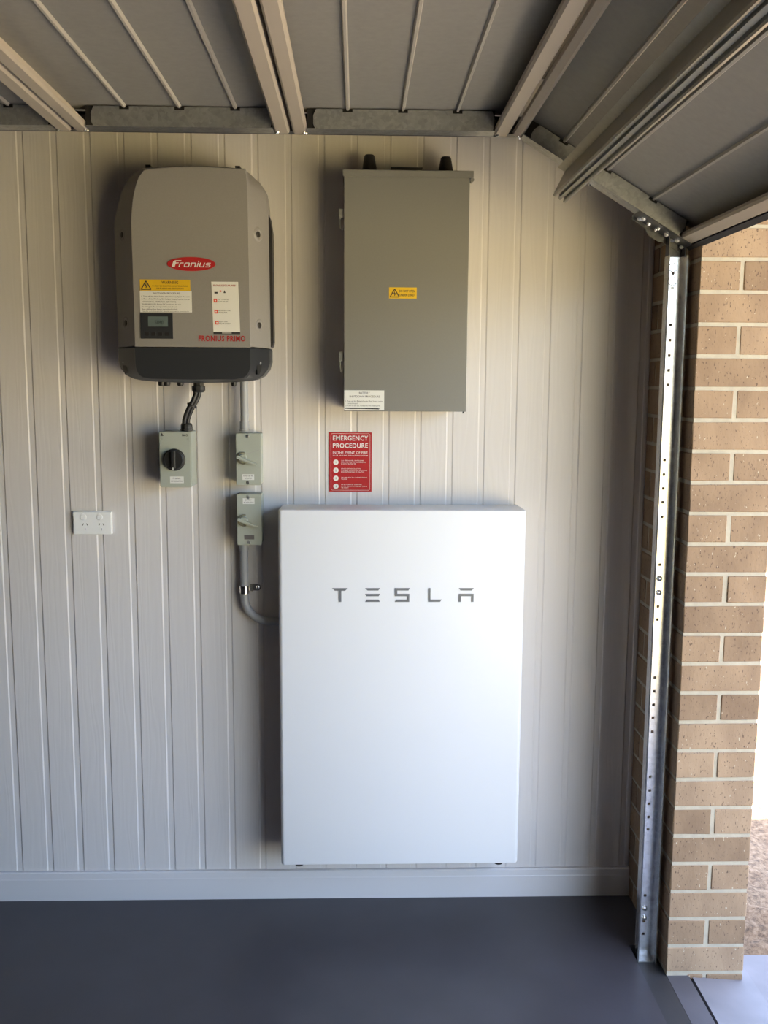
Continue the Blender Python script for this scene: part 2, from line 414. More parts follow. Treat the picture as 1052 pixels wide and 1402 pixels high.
# bottom seal, strut, corner bracket of the lowest section
pr('bottom_seal', M['seal'], tilt, [(0.5765, -0.046), (0.592, -0.044), (0.600, -0.020), (0.592, 0.002), (0.5765, 0.0)], YD0, YD1+0.004, D_.f)
bm = B()
prof = [(0.158, 0.0012), (0.182, 0.0012), (0.187, 0.069), (0.191, 0.072), (0.194, 0.070), (0.197, 0.060), (0.2015, 0.060), (0.2045, 0.071), (0.2095, 0.071), (0.2125, 0.060), (0.217, 0.060), (0.220, 0.070), (0.223, 0.072), (0.227, 0.069), (0.247, 0.0012)]
prism(bm, stroke(prof, 0.0016), YD0, -0.300, D_.f)
obj('stiffening_strut', bm, M['strut'], tilt)
la('screw', M['bolt'], tilt, D_.f(0.256, 0.001, -0.330), D_.n, [(0.006, 0), (0.006, 0.002), (0.003, 0.005)], 8)
bm = B()
hw = [(0.405, 0.0012), (0.575, 0.0012)]
prism(bm, stroke(hw, 0.002), -0.372, -0.300, D_.f)
# the plate that hangs past the door edge, with its rounded ear
ear = [(0.405, 0.002), (0.575, 0.002), (0.585, 0.010), (0.565, 0.017), (0.530, 0.017)]+[(0.490+0.030*math.cos(R(a)), 0.014+0.010*math.sin(R(a))) for a in (20, 60, 90, 120, 160)]+[(0.455, 0.012), (0.41, 0.010)]
prism(bm, ear, -0.3005, -0.2985, D_.f)
obj('corner_bracket', bm, M['galvshade'], tilt)
for (u, yy, rr) in ((0.424, -0.318, 0.0065), (0.430, -0.336, 0.0065), (0.452, -0.325, 0.0055), (0.478, -0.318, 0.0035), (0.480, -0.338, 0.0035), (0.508, -0.328, 0.0065), (0.533, -0.315, 0.0065), (0.540, -0.338, 0.0065), (0.566, -0.312, 0.006)):
    la('bolt', M['zinc'], tilt, D_.f(u, 0.002, yy), D_.n, [(rr, 0), (rr, 0.004), (rr*0.6, 0.007)], 8)

# ------------------------------------------------------------------ door track
track = thing('door_track', 'galvanised steel door track with punched holes standing against the tan brick', 'door track', (1.12, -0.33, 0.0))
XW0, XW1, YW = 1.093, 1.141, -0.312
holes = [2.016, 1.976, 1.875, 1.833, 1.79, 1.749, 1.708, 1.496, 1.454, 1.414, 1.374, 1.332, 1.192, 1.068, 1.029, 0.854, 0.812, 0.771, 0.731, 0.688, 0.548, 0.505, 0.463, 0.421, 0.382, 0.170, 0.086, 0.045]
boltz = [1.151, 1.11, 0.129, 0.098]
zt = 2.06; hs = 0.0042; xh = 1.1165
bm = B()
zs = [-0.026]
for h in sorted(holes): zs += [h-hs, h+hs]
zs.append(zt)
xs = [XW0, xh-hs, xh+hs, XW1]
for yy in (YW, YW+0.0018):
    g = [[bm.verts.new((x, yy, z)) for z in zs] for x in xs]
    for i in range(3):
        for j in range(len(zs)-1):
            if i == 1 and j % 2 == 1: continue
            bm.faces.new((g[i][j], g[i+1][j], g[i+1][j+1], g[i][j+1]))
prism(bm, stroke([(XW0, YW+0.001), (XW0, YW-0.030), (XW0+0.003, YW-0.032)], 0.0018), -0.026, zt, XY)
prism(bm, stroke([(XW1, YW+0.001), (XW1, YW-0.038), (XW1+0.002, YW-0.042), (XW1+0.0045, YW-0.041)], 0.0018), -0.026, zt, XY)
bmesh.ops.recalc_face_normals(bm, faces=bm.faces)
rail = obj('vertical_rail', bm, M['galvrail'], track)
for z in boltz:
    la('bolt', M['bolt'], track, (xh, YW-0.0005, z), (0, -1, 0), [(0.0085, 0), (0.0085, 0.002), (0.006, 0.004), (0.002, 0.006)], 12)
for z in (2.032, 1.995):   # stamped half rings by the top holes
    bm = B(); prism(bm, stroke(arc(xh, z, 0.012, 60, 330, 14), 0.0016), YW-0.0012, YW-0.0002, XZ); obj('stamped_ring', bm, M['darkbolt'], track)
for z in (0.25, 1.13, 1.95):   # brackets back to the brick
    bm = B(); prism(bm, stroke([(XW0+0.01, YW+0.0032), (1.1555, YW+0.0032), (1.1555, YW+0.05)], 0.003), z-0.03, z+0.03, XY)
    obj('wall_bracket', bm, M['galv'], track)
bx('foot_plate', M['galv'], track, XW0+0.002, XW1, YW-0.03, YW+0.02, -0.0295, -0.0265)
# curve and the run overhead
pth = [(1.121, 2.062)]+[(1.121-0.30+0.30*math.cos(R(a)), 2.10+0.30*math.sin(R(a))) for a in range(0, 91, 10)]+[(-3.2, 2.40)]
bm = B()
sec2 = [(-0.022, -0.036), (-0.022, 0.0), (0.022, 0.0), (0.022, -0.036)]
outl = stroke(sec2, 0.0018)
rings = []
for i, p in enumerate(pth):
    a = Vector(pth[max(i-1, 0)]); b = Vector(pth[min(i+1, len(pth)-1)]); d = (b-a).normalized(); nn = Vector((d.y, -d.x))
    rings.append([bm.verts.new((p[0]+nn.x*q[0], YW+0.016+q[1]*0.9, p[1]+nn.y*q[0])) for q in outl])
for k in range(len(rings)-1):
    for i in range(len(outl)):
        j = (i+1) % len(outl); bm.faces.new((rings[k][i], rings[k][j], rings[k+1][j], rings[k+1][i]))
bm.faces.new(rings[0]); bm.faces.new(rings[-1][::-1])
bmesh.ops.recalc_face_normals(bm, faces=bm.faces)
obj('overhead_rail', bm, M['galvshade'], track)

# ------------------------------------------------------------------ white battery unit
bat = thing('battery_unit', 'large white wall battery with grey letters across its front', 'battery', (0.377, 0.0, 0.170))
bm = B()
W0, W1, YB = 0.0, 0.753, -0.155
plan = [(W0+0.004, -0.016)]+arc(W0+0.012, YB+0.012, 0.012, 180, 270, 5)+arc(W1-0.012, YB+0.012, 0.012, 270, 360, 5)+[(W1-0.004, -0.016)]
def ring(z, ins):
    c = Vector((0.3765, -0.08))
    return [bm.verts.new((c.x+(p[0]-c.x)*(1-ins/0.3765), c.y+(p[1]-c.y)*(1-ins/0.075), z)) for p in plan]
rs = [ring(0.193, 0.005), ring(0.1945, 0.0015), ring(0.199, 0.0), ring(1.323, 0.0), ring(1.3275, 0.0015), ring(1.329, 0.005)]
for k in range(len(rs)-1):
    for i in range(len(plan)):
        j = (i+1) % len(plan); bm.faces.new((rs[k][i], rs[k][j], rs[k+1][j], rs[k+1][i]))
bm.faces.new(rs[0][::-1]); bm.faces.new(rs[-1]); bmesh.ops.recalc_face_normals(bm, faces=bm.faces)
obj('casing', bm, M['white'], bat, 40)
bx('back_plate', M['black'], bat, 0.02, 0.733, -0.0155, -0.0005, 0.21, 1.31)
for x in (0.055, 0.698):
    la('foot', M['black'], bat, (x, -0.110, 0.194), (0, 0, -1), [(0.014, 0), (0.016, 0.008), (0.013, 0.022)], 16)
def LX(v_): return 0.163+(v_-88)*0.00064
def LZ(v_): return 1.089-(v_-793)*0.000683
glyph = [
 [[(88, 793), (163, 793), (150, 805), (132, 805), (132, 856), (119, 856), (119, 805), (101, 805)]],
 [[(245, 793), (317, 793), (308, 804), (257, 804)], [(245, 819), (317, 819), (310, 830), (252, 830)], [(252, 845), (310, 845), (317, 856), (245, 856)]],
 [[(387, 793), (460, 793), (452, 804), (399, 804), (399, 819), (457, 819), (457, 856), (387, 856), (395, 845), (446, 845), (446, 830), (387, 830)]],
 [[(547, 793), (558, 793), (558, 845), (612, 845), (604, 856), (547, 856)]],
 [[(693, 793), (765, 793), (756, 804), (702, 804)], [(693, 819), (765, 819), (765, 856), (753, 856), (753, 830), (705, 830), (705, 856), (693, 856)]]]
for g in glyph:
    bm = B()
    for poly in g: prism(bm, [(LX(a), LZ(b)) for a, b in poly], YB-0.0012, YB+0.0005, XZ)
    obj('letter', bm, M['letter'], bat)

# ------------------------------------------------------------------ solar inverter
inv = thing('solar_inverter', 'grey and black solar inverter with a red oval badge', 'inverter', (-0.245, 0.0, 1.68))
def resample(pts, n):
    P = [Vector(p) for p in pts]; d = [0]
    for i in range(1, len(P)): d.append(d[-1]+(P[i]-P[i-1]).length)
    out = []
    for k in range(n):
        t = d[-1]*k/(n-1); i = 1
        while i < len(P)-1 and d[i] < t: i += 1
        s_ = (t-d[i-1])/max(1e-9, d[i]-d[i-1]); out.append(P[i-1].lerp(P[i], min(1, max(0, s_))))
    return out
def loft(name, mt, levels, segs):
    """levels: [(y, [segment point lists])]; every segment is resampled alike so creases stay put"""
    bm = B(); rings = []
    for y, sg in levels:
        pts = []
        for s_, n in zip(sg, segs):
            q = resample(s_, n); pts += q[:-1]
        pts.append(resample(sg[-1], 2)[-1])
        rings.append([bm.verts.new((p.x, y, p.y)) for p in pts])
    n = len(rings[0])
    for k in range(len(rings)-1):
        for i in range(n):
            j = (i+1) % n; bm.faces.new((rings[k][i], rings[k][j], rings[k+1][j], rings[k+1][i]))
    bm.faces.new(rings[0][::-1]); bm.faces.new(rings[-1]); bmesh.ops.recalc_face_normals(bm, faces=bm.faces)
    return obj(name, bm, mt, inv, 28)
def upper(dx, dz, fr=False):
    if not fr:
        return [[(-0.470+dx, 1.8085), (-0.472+dx, 2.16-dz)], [(-0.472+dx, 2.16-dz), (-0.464+dx, 2.20-dz), (-0.446+dx, 2.262-dz), (-0.425+dx, 2.298-dz), (-0.385+dx*.5, 2.322-dz)],
                [(-0.385+dx*.5, 2.322-dz), (-0.30, 2.329-dz), (-0.20, 2.331-dz), (-0.105-dx*.3, 2.325-dz)], [(-0.105-dx*.3, 2.325-dz), (-0.080-dx*.5, 2.315-dz), (-0.045-dx, 2.283-dz), (-0.031-dx, 2.265-dz), (-0.0255-dx, 2.235-dz), (-0.024-dx, 2.215-dz)], [(-0.024-dx, 2.215-dz), (-0.021-dx, 1.8085)]]
    return [[(-0.401, 1.8085), (-0.402, 2.16)], [(-0.402, 2.16), (-0.397, 2.21), (-0.389, 2.250), (-0.377, 2.280), (-0.362, 2.298)],
            [(-0.362, 2.298), (-0.30, 2.306), (-0.20, 2.309), (-0.082, 2.304)], [(-0.082, 2.304), (-0.078, 2.299), (-0.076, 2.285), (-0.074, 2.262), (-0.073, 2.215)], [(-0.073, 2.215), (-0.071, 1.8085)]]
SG = [4, 7, 8, 7, 4]
loft('shell', M['inv'], [(-0.025, upper(0.012, 0.012)), (-0.040, upper(0.0, 0.0)), (-0.118, upper(0.0, 0.0)), (-0.128, upper(0.003, 0.002)), (-0.198, [[(x-0.0035 if x < -0.25 else x+0.0035, z+0.003) for x, z in s_] for s_ in upper(0, 0, True)]), (-0.205, upper(0, 0, True))], SG)
def lower(ins, fr=False):
    a = 0.072 if fr else 0.0
    x0, x1 = -0.470+ins+a*0.9, -0.021-ins-a*0.65; zt_, zb = 1.8065, 1.706+ins+a*0.12; q = 0.085-a*0.35
    L0 = [(x0, zt_), (x0, zb+q*0.75)]
    cL = [(x0, zb+q*0.75), (x0+0.006, zb+q*0.5), (x0+0.022, zb+q*0.26), (x0+0.05, zb+q*0.10), (x0+q+0.03, zb+0.003)]
    bt = [(x0+q+0.03, zb+0.003), ((x0+x1)/2, zb), (x1-q-0.03, zb+0.003)]
    cR = [(x1-q-0.03, zb+0.003), (x1-0.05, zb+q*0.10), (x1-0.022, zb+q*0.26), (x1-0.006, zb+q*0.5), (x1, zb+q*0.75)]
    R0 = [(x1, zb+q*0.75), (x1, zt_)]
    return [L0, cL, bt, cR, R0]
def lowfr(g):
    x0, x1, zt_, zb = -0.402-g, -0.071+g, 1.8065, 1.716-g*0.6
    return [[(x0, zt_), (x0, zb+0.045)], [(x0, zb+0.045), (x0+0.002, zb+0.03), (x0+0.008, zb+0.015), (x0+0.02, zb+0.006), (x0+0.045, zb+0.002)],
            [(x0+0.045, zb+0.002), ((x0+x1)/2, zb), (x1-0.045, zb+0.002)], [(x1-0.045, zb+0.002), (x1-0.02, zb+0.006), (x1-0.008, zb+0.015), (x1-0.002, zb+0.03), (x1, zb+0.045)], [(x1, zb+0.045), (x1, zt_)]]
loft('connection_cover', M['invdark'], [(-0.025, lower(0.012)), (-0.040, lower(0)), (-0.125, lower(0)), (-0.134, lower(0.004)), (-0.197, lowfr(0.004)), (-0.204, lowfr(0))], [5, 7, 7, 7, 5])
# mounting back and top hooks
bx('wall_bracket', M['black'], inv, -0.40, -0.09, -0.0255, -0.0005, 1.75, 2.27)
for x in (-0.372, -0.112):
    bx('hook', M['black'], inv, x-0.007, x+0.007, -0.108, -0.070, 2.314, 2.3345)
pr('vent_grille', M['black'], inv, [(-0.026, 2.203), (-0.0195, 2.19), (-0.0140, 2.150), (-0.0130, 1.83), (-0.016, 1.815), (-0.026, 1.812)], -0.100, -0.045)
def facet(x):     # depth and outward normal of the bevelled side at x
    if x > -0.2: return -0.118-(-0.021-x)/0.0505*0.080, Vector((0.846, -0.534, 0))
    return -0.118-(x+0.4715)/0.070*0.080, Vector((-0.753, -0.658, 0))
for (x, z) in ((-0.438, 2.128), (-0.050, 2.132), (-0.434, 1.878), (-0.050, 1.874)):
    yy, nrm = facet(x); c = Vector((x, yy, z))
    bm = B(); lathe(bm, c, nrm, [(0.0250, -0.004), (0.0215, 0.0008), (0.0160, 0.0042), (0.0115, 0.0042), (0.0095, 0.0015)], 24)
    obj('screw_boss', bm, M['inv'], inv, 60)
    la('screw', M['darkbolt'], inv, c+nrm*0.0012, nrm, [(0.0088, 0), (0.0085, 0.0028), (0.0050, 0.0040)], 12)
for x in (-0.050, -0.446):
    yy, nrm = facet(x); s_ = 1 if x > -0.2 else -1
    tdir = Vector((-nrm.y*s_, abs(nrm.x), 0))*1.0
    tdir = Vector((0, 0, 1)).cross(nrm)*(s_)
    c = Vector((x, yy+0.0005, 1.766))
    F = lambda u, v_, a: c+tdir*u+Vector((0, 0, v_))+nrm*a
    pr('latch', M['black'], inv, [(-0.012, -0.034), (-0.004, -0.036), (0.008, -0.014), (0.013, 0.012), (0.014, 0.032), (0.010, 0.037), (0.005, 0.034), (0.004, 0.010), (-0.008, 0.008), (-0.014, -0.004)], -0.004, 0.0030, F)
    la('screw', M['galv'], inv, c+nrm*0.0031+tdir*0.002, nrm, [(0.0055, 0), (0.003, 0.002)], 10)
YI = -0.2052
# oval badge
bd = pr('badge', M['red'], inv, [(-0.235+0.069*math.cos(R(a)), 2.042+0.0195*math.sin(R(a))) for a in range(0, 360, 8)], YI-0.0012, YI+0.0004)
gl = []
def G(pts): gl.append(pts)
# badge letters as strokes in units of the small letter height, x to the right
gl.append([(-0.16, -0.12), (0.46, -0.12), (0.46, 0.70), (0.58, 0.85), (1.00, 0.85), (1.00, 1.05), (0.46, 1.05), (0.36, 1.22), (0.42, 1.40), (1.40, 1.40), (1.40, 1.64), (0.14, 1.64), (-0.16, 1.30)])
G([(1.34, -0.10), (1.34, 0.80), (1.48, 0.95), (2.00, 0.95)])
G([(2.36, 0.14), (2.36, 0.80), (2.50, 0.95), (3.10, 0.95), (3.24, 0.80), (3.24, 0.14), (3.10, 0), (2.50, 0), (2.36, 0.14), (2.36, 0.22)])
G([(3.68, -0.1), (3.68, 0.95), (4.36, 0.95), (4.52, 0.80), (4.52, -0.1)])
G([(4.98, -0.1), (4.98, 1.02)]); G([(4.98, 1.22), (4.98, 1.46)])
G([(5.44, 1.05), (5.44, 0.16), (5.60, 0), (6.26, 0)]); G([(6.26, 1.05), (6.26, -0.1)])
G([(7.50, 0.95), (6.88, 0.95), (6.74, 0.84), (6.74, 0.58), (6.86, 0.47), (7.36, 0.47), (7.48, 0.36), (7.48, 0.12), (7.36, 0.0), (6.64, 0.0)])
x_0 = -0.2885; z_0 = 2.0345
for k, g in enumerate(gl):
    bm = B()
    prism(bm, [(x_0+a*0.0140+0.34*b*0.0108, z_0+b*0.0108) for a, b in (g if k == 0 else stroke(g, 0.21))], YI-0.0018, YI-0.0010, XZ)
    obj('letter', bm, M['paper'], bd)
def sticker(name, mt, parent, x0, x1, z0, z1, y, th=0.0006):
    return bx(name, mt, parent, x0, x1, y-th, y+0.0003, z0, z1)
def warn_triangle(parent, cx, z0, h, y):
    hw_ = h*0.60; t_ = h*0.12
    bm = B()
    tri = [(cx-hw_, z0), (cx+hw_, z0), (cx, z0+h)]
    for i in range(3):
        a, b = tri[i], tri[(i+1) % 3]
        prism(bm, stroke([a, b], t_), y-0.0004, y, XZ)
    zz = [(cx+0.02*h, z0+0.68*h), (cx-0.10*h, z0+0.40*h), (cx+0.08*h, z0+0.44*h), (cx-0.02*h, z0+0.16*h)]
    prism(bm, stroke(zz, t_*0.8), y-0.0004, y, XZ)
    return obj('hazard_triangle', bm, M['ink'], parent)
s1 = sticker('warning_label', M['yellow'], inv, -0.3825, -0.2395, 1.967, 1.998, YI)
warn_triangle(s1, -0.365, 1.9705, 0.0235, YI-0.0007)
lettering(s1, YI-0.0007, [('WARNING', -0.297, 1.9865, 0.0075, 0.047, 'c'), ('PV ARRAY DC ISOLATORS DO NOT DE-ENERGISE', -0.297, 1.9785, 0.0035, 0.100, 'c'), ('THE PV ARRAY AND ARRAY CABLING', -0.297, 1.9715, 0.0035, 0.078, 'c')], M['ink'], bold=0.012)
s2 = sticker('procedure_label', M['paper'], inv, -0.3835, -0.236, 1.9065, 1.9665, YI)
lettering(s2, YI-0.0007, [('SHUTDOWN PROCEDURE', -0.308, 1.9575, 0.0048, 0.076, 'c'),
    ('1. Turn off the Main Switch (Inverter Supply) at the main', -0.379, 1.9490, 0.0040, 0.138, 'l'), ('2. Turn off the PV Array DC Isolator located at the inverter', -0.379, 1.9415, 0.0040, 0.138, 'l'),
    ('ADDITIONAL STEPS FOR SERVICING', -0.379, 1.9340, 0.0038, 0.098, 'l'), ('WARNING: PV Array DC isolators do not', -0.379, 1.9270, 0.0038, 0.112, 'l'),
    ('de-energise the array until isolated and', -0.379, 1.9200, 0.0038, 0.100, 'l'), ('the cabling has been switched safely', -0.379, 1.9130, 0.0038, 0.102, 'l'), ('See the switchboard for the full procedure and details', -0.379, 1.9080, 0.0022, 0.134, 'l')], M['ink'])
s3 = sticker('display_panel', M['invdark'], inv, -0.3835, -0.2915, 1.8315, 1.9035, YI, 0.002)
sc = sticker('screen', M['lcd'], s3, -0.3615, -0.3050, 1.8660, 1.8945, YI-0.0021, 0.0004)
o = lettering(s3, YI-0.0028, [('5840', -0.330, 1.8725, 0.0110, 0.024, 'c')], M['lcdink'])
for x in (-0.366, -0.347, -0.328, -0.309): bx('key', M['black'], s3, x-0.006, x+0.006, YI-0.0024, YI-0.0015, 1.8400, 1.8500, bev=0.0003)
# tilted white instruction label
def TX(u, v_, a): return Vector((-0.1795+u*0.0765+v_*0.004, a, 1.9935-v_*0.1475))
s4 = pr('instruction_label', M['paper'], inv, [(0, 0), (1, 0), (1, 0.955), (0, 0.955)], YI-0.0006, YI+0.0003, TX)
pr('label_foot', M['ink'], s4, [(0, 0.955), (1, 0.955), (1, 1.0), (0, 1.0)], YI-0.0006, YI+0.0003, TX)
pr('label_foot_mark', M['inkgrey'], s4, [(0.32, 0.965), (0.68, 0.965), (0.68, 0.988), (0.32, 0.988)], YI-0.0009, YI-0.0004, TX)
for k_, v_ in enumerate((0.325, 0.535, 0.745)):
    pr('step_square', M['orange'], s4, [(0.06+k_*0.01, v_), (0.19+k_*0.01, v_), (0.19+k_*0.01, v_+0.07), (0.06+k_*0.01, v_+0.07)], YI-0.0010, YI-0.0004, TX)
    pr('step_mark', M['paper'], s4, [(0.10+k_*0.01, v_+0.025), (0.15+k_*0.01, v_+0.025), (0.15+k_*0.01, v_+0.045), (0.10+k_*0.01, v_+0.045)], YI-0.0013, YI-0.0009, TX)
pr('plus_mark', M['orange'], s4, [(0.30, 0.165), (0.36, 0.165), (0.36, 0.195), (0.30, 0.195)], YI-0.0010, YI-0.0004, TX)
pr('pictogram', M['ink'], s4, [(0.10, 0.195), (0.22, 0.195), (0.22, 0.225), (0.10, 0.225)], YI-0.0010, YI-0.0004, TX)
pr('pictogram', M['ink'], s4, [(0.445, 0.195), (0.515, 0.195), (0.515, 0.215), (0.445, 0.215)], YI-0.0010, YI-0.0004, TX)
pr('pictogram', M['ink'], s4, [(0.455, 0.193), (0.505, 0.193), (0.480, 0.160)], YI-0.0010, YI-0.0004, TX)
lettering(s4, YI-0.0007, [('FRONIUS SOLAR.WEB', -0.1735, 1.9805, 0.0050, 0.063, 'l')], M['red'], bold=0.012)
for a_, b_, dx_, z_, wa, wb in (('GET YOUR FREE', 'SOLAR.WEB APP', 0.002, 1.9420, 0.032, 0.028), ('REGISTER YOUR', 'INVERTER', 0.003, 1.9110, 0.034, 0.025), ('ENJOY YOUR', 'SOLAR ENERGY', 0.004, 1.8800, 0.024, 0.034)):
    lettering(s4, YI-0.0007, [(a_, -0.163+dx_, z_, 0.0034, wa, 'l'), (b_, -0.163+dx_, z_-0.006, 0.0034, wb, 'l')], M['ink'])
lettering(inv, YI-0.0002, [('FRONIUS PRIMO', -0.2185, 1.8260, 0.0155, 0.134, 'l')], M['red'], bold=0.024)
# vent stubs under the cover
for (x, r_, c_) in ((-0.352, 0.011, M['black']), (-0.337, 0.011, M['black']), (-0.296, 0.010, M['black']), (-0.135, 0.008, M['black'])):
    la('plug', c_, inv, (x, -0.085, 1.712), (0, 0, -1), [(r_, 0), (r_, 0.010), (r_*0.8, 0.015)], 12)

# ------------------------------------------------------------------ cables and conduits
cab_ = thing('power_cable', 'short black twin cable with screw glands between inverter and rotary isolator', 'cable', (-0.265, -0.075, 1.56))
for dx, dy in ((-0.0045, -0.0045), (0.0045, 0.0045)):
    bm = B(); tube(bm, [(x+dx, y+dy, z) for x, y, z in ((-0.2475, -0.075, 1.690), (-0.2475, -0.075, 1.672), (-0.254, -0.076, 1.655), (-0.266, -0.078, 1.635), (-0.277, -0.076, 1.612), (-0.283, -0.074, 1.595), (-0.284, -0.073, 1.578))], 0.0070, 12)
    obj('sheath', bm, M['black'], cab_, 60)
la('cable_tie', M['black'], cab_, (-0.264, -0.078, 1.639), (0.45, 0, 0.9), [(0.0155, -0.003), (0.0155, 0.003)], 12)
hexp = lambda r_: None
la('gland', M['black'], cab_, (-0.2435, -0.075, 1.709), (0, 0, -1), [(0.015, 0), (0.015, 0.011), (0.020, 0.012), (0.020, 0.024), (0.017, 0.030), (0.011, 0.031)], 10, 20)
la('gland', M['black'], cab_, (-0.283, -0.070, 1.5605), (0, 0, 1), [(0.019, 0), (0.019, 0.005), (0.0175, 0.007), (0.0175, 0.018), (0.015, 0.024), (0.010, 0.025)], 10, 20)
cu_ = thing('conduit', 'short straight grey conduit running down from inverter to upper lever isolator', 'conduit', (-0.1095, -0.04, 1.56))
la('pipe', M['pvc'], cu_, (-0.1095, -0.040, 1.7145), (0, 0, -1), [(0.0125, 0), (0.0125, 0.128)], 24)
la('coupling', M['pvc'], cu_, (-0.1095, -0.040, 1.5895), (0, 0, -1), [(0.0150, 0), (0.0150, 0.024), (0.0165, 0.025), (0.0165, 0.0305)], 24)
cl_ = thing('conduit', 'bent grey conduit curving from lower lever isolator behind the white battery', 'conduit', (-0.118, -0.03, 0.94))
la('coupling', M['pvc'], cl_, (-0.1175, -0.032, 1.2085), (0, 0, -1), [(0.0165, 0), (0.0165, 0.004), (0.0150, 0.005), (0.0150, 0.022)], 24)
bm = B(); tube(bm, [(-0.1175, -0.032, 1.19), (-0.1180, -0.031, 1.12), (-0.1180, -0.030, 1.03)]+[(-0.1180+0.080-0.080*math.cos(R(a)), -0.030, 1.03-0.076*math.sin(R(a))) for a in range(10, 91, 10)]+[(0.0030, -0.030, 0.954)], 0.0130, 20)
obj('pipe', bm, M['pvc'], cl_, 60)
sd = thing('pipe_clamp', 'shiny metal saddle clamp holding the bent grey conduit to the wall', 'clamp', (-0.10, -0.01, 1.045))
bm = B()
prism(bm, stroke([(-0.1360, -0.001), (-0.1360, -0.030)]+arc(-0.1182, -0.0305, 0.0152, 180, 360, 10)+[(-0.1030, -0.030), (-0.1030, -0.0016), (-0.094, -0.0016)], 0.0016), 1.046, 1.070, XY)
obj('strap', bm, M['bolt'], sd, 50)
bm = B(); prism(bm, [(-0.095, 1.048), (-0.078, 1.048)]+arc(-0.080, 1.059, 0.011, -90, 90, 6)+[(-0.095, 1.070)], -0.0026, -0.0006, XZ); obj('tab', bm, M['bolt'], sd)
la('screw', M['bolt'], sd, (-0.079, -0.0026, 1.059), (0, -1, 0), [(0.0065, 0), (0.006, 0.002), (0.003, 0.0035)], 12)

# ------------------------------------------------------------------ rotary isolator
iso = thing('rotary_isolator', 'pale green-grey isolator box with round black knob under the inverter', 'isolator switch', (-0.313, 0, 1.39))
bm = B(); prism(bm, rrect(-0.3625, -0.2655, 1.390, 1.560, 0.006), -0.094, -0.001, XZ); obj('case', bm, M['switch'], iso, 40)
bm = B(); prism(bm, rrect(-0.3615, -0.2665, 1.391, 1.559, 0.006), -0.102, -0.0942, XZ)
bmesh.ops.bevel(bm, geom=[e for e in bm.edges if all(abs(v_.co.y+0.102) < 1e-5 for v_ in e.verts)], offset=0.002, segments=2, affect='EDGES')
obj('lid', bm, M['switch'], iso, 40)
la('knob_base', M['black'], iso, (-0.3155, -0.102, 1.4750), (0, -1, 0), [(0.0335, 0), (0.0335, 0.004), (0.030, 0.006)], 32)
kn = la('knob', M['black'], iso, (-0.3155, -0.108, 1.4750), (0, -1, 0), [(0.0305, 0), (0.0300, 0.010), (0.0270, 0.013)], 32)
bx('grip', M['black'], kn, -0.3225, -0.3085, -0.131, -0.120, 1.450, 1.503, bev=0.003, seg=2)
bx('pointer', M['paper'], kn, -0.3170, -0.3140, -0.1325, -0.1305, 1.4455, 1.4530)
lettering(iso, -0.1022, [('IMO', -0.2915, 1.5465, 0.0060, 0.018, 'l')], M['ink'], bold=0.03)
bm = B(); prism(bm, [(-0.357, 1.547), (-0.347, 1.547), (-0.352, 1.556)], -0.1024, -0.1018, XZ); obj('symbol', bm, M['ink'], iso)
for q in (('ON', -0.2755, 1.4680, 0.0060, None, 'c'), ('I', -0.2755, 1.485, 0.005, None, 'c'), ('OFF', -0.3085, 1.4335, 0.0040, None, 'c')): lettering(iso, -0.1022, [q], M['inkgrey'])
s_ = sticker('name_label', M['paper'], iso, -0.3305, -0.2895, 1.4035, 1.4240, -0.1021)
lettering(s_, -0.1029, [('PV ARRAY', -0.310, 1.4160, 0.0045, 0.024, 'c'), ('DC ISOLATOR', -0.310, 1.4075, 0.0045, 0.034, 'c')], M['ink'])
for x in (-0.354, -0.274):
    for z in (1.538,): la('screw', M['switchlid'], iso, (x, -0.1018, z), (0, -1, 0), [(0.0045, 0), (0.004, 0.0008)], 12)

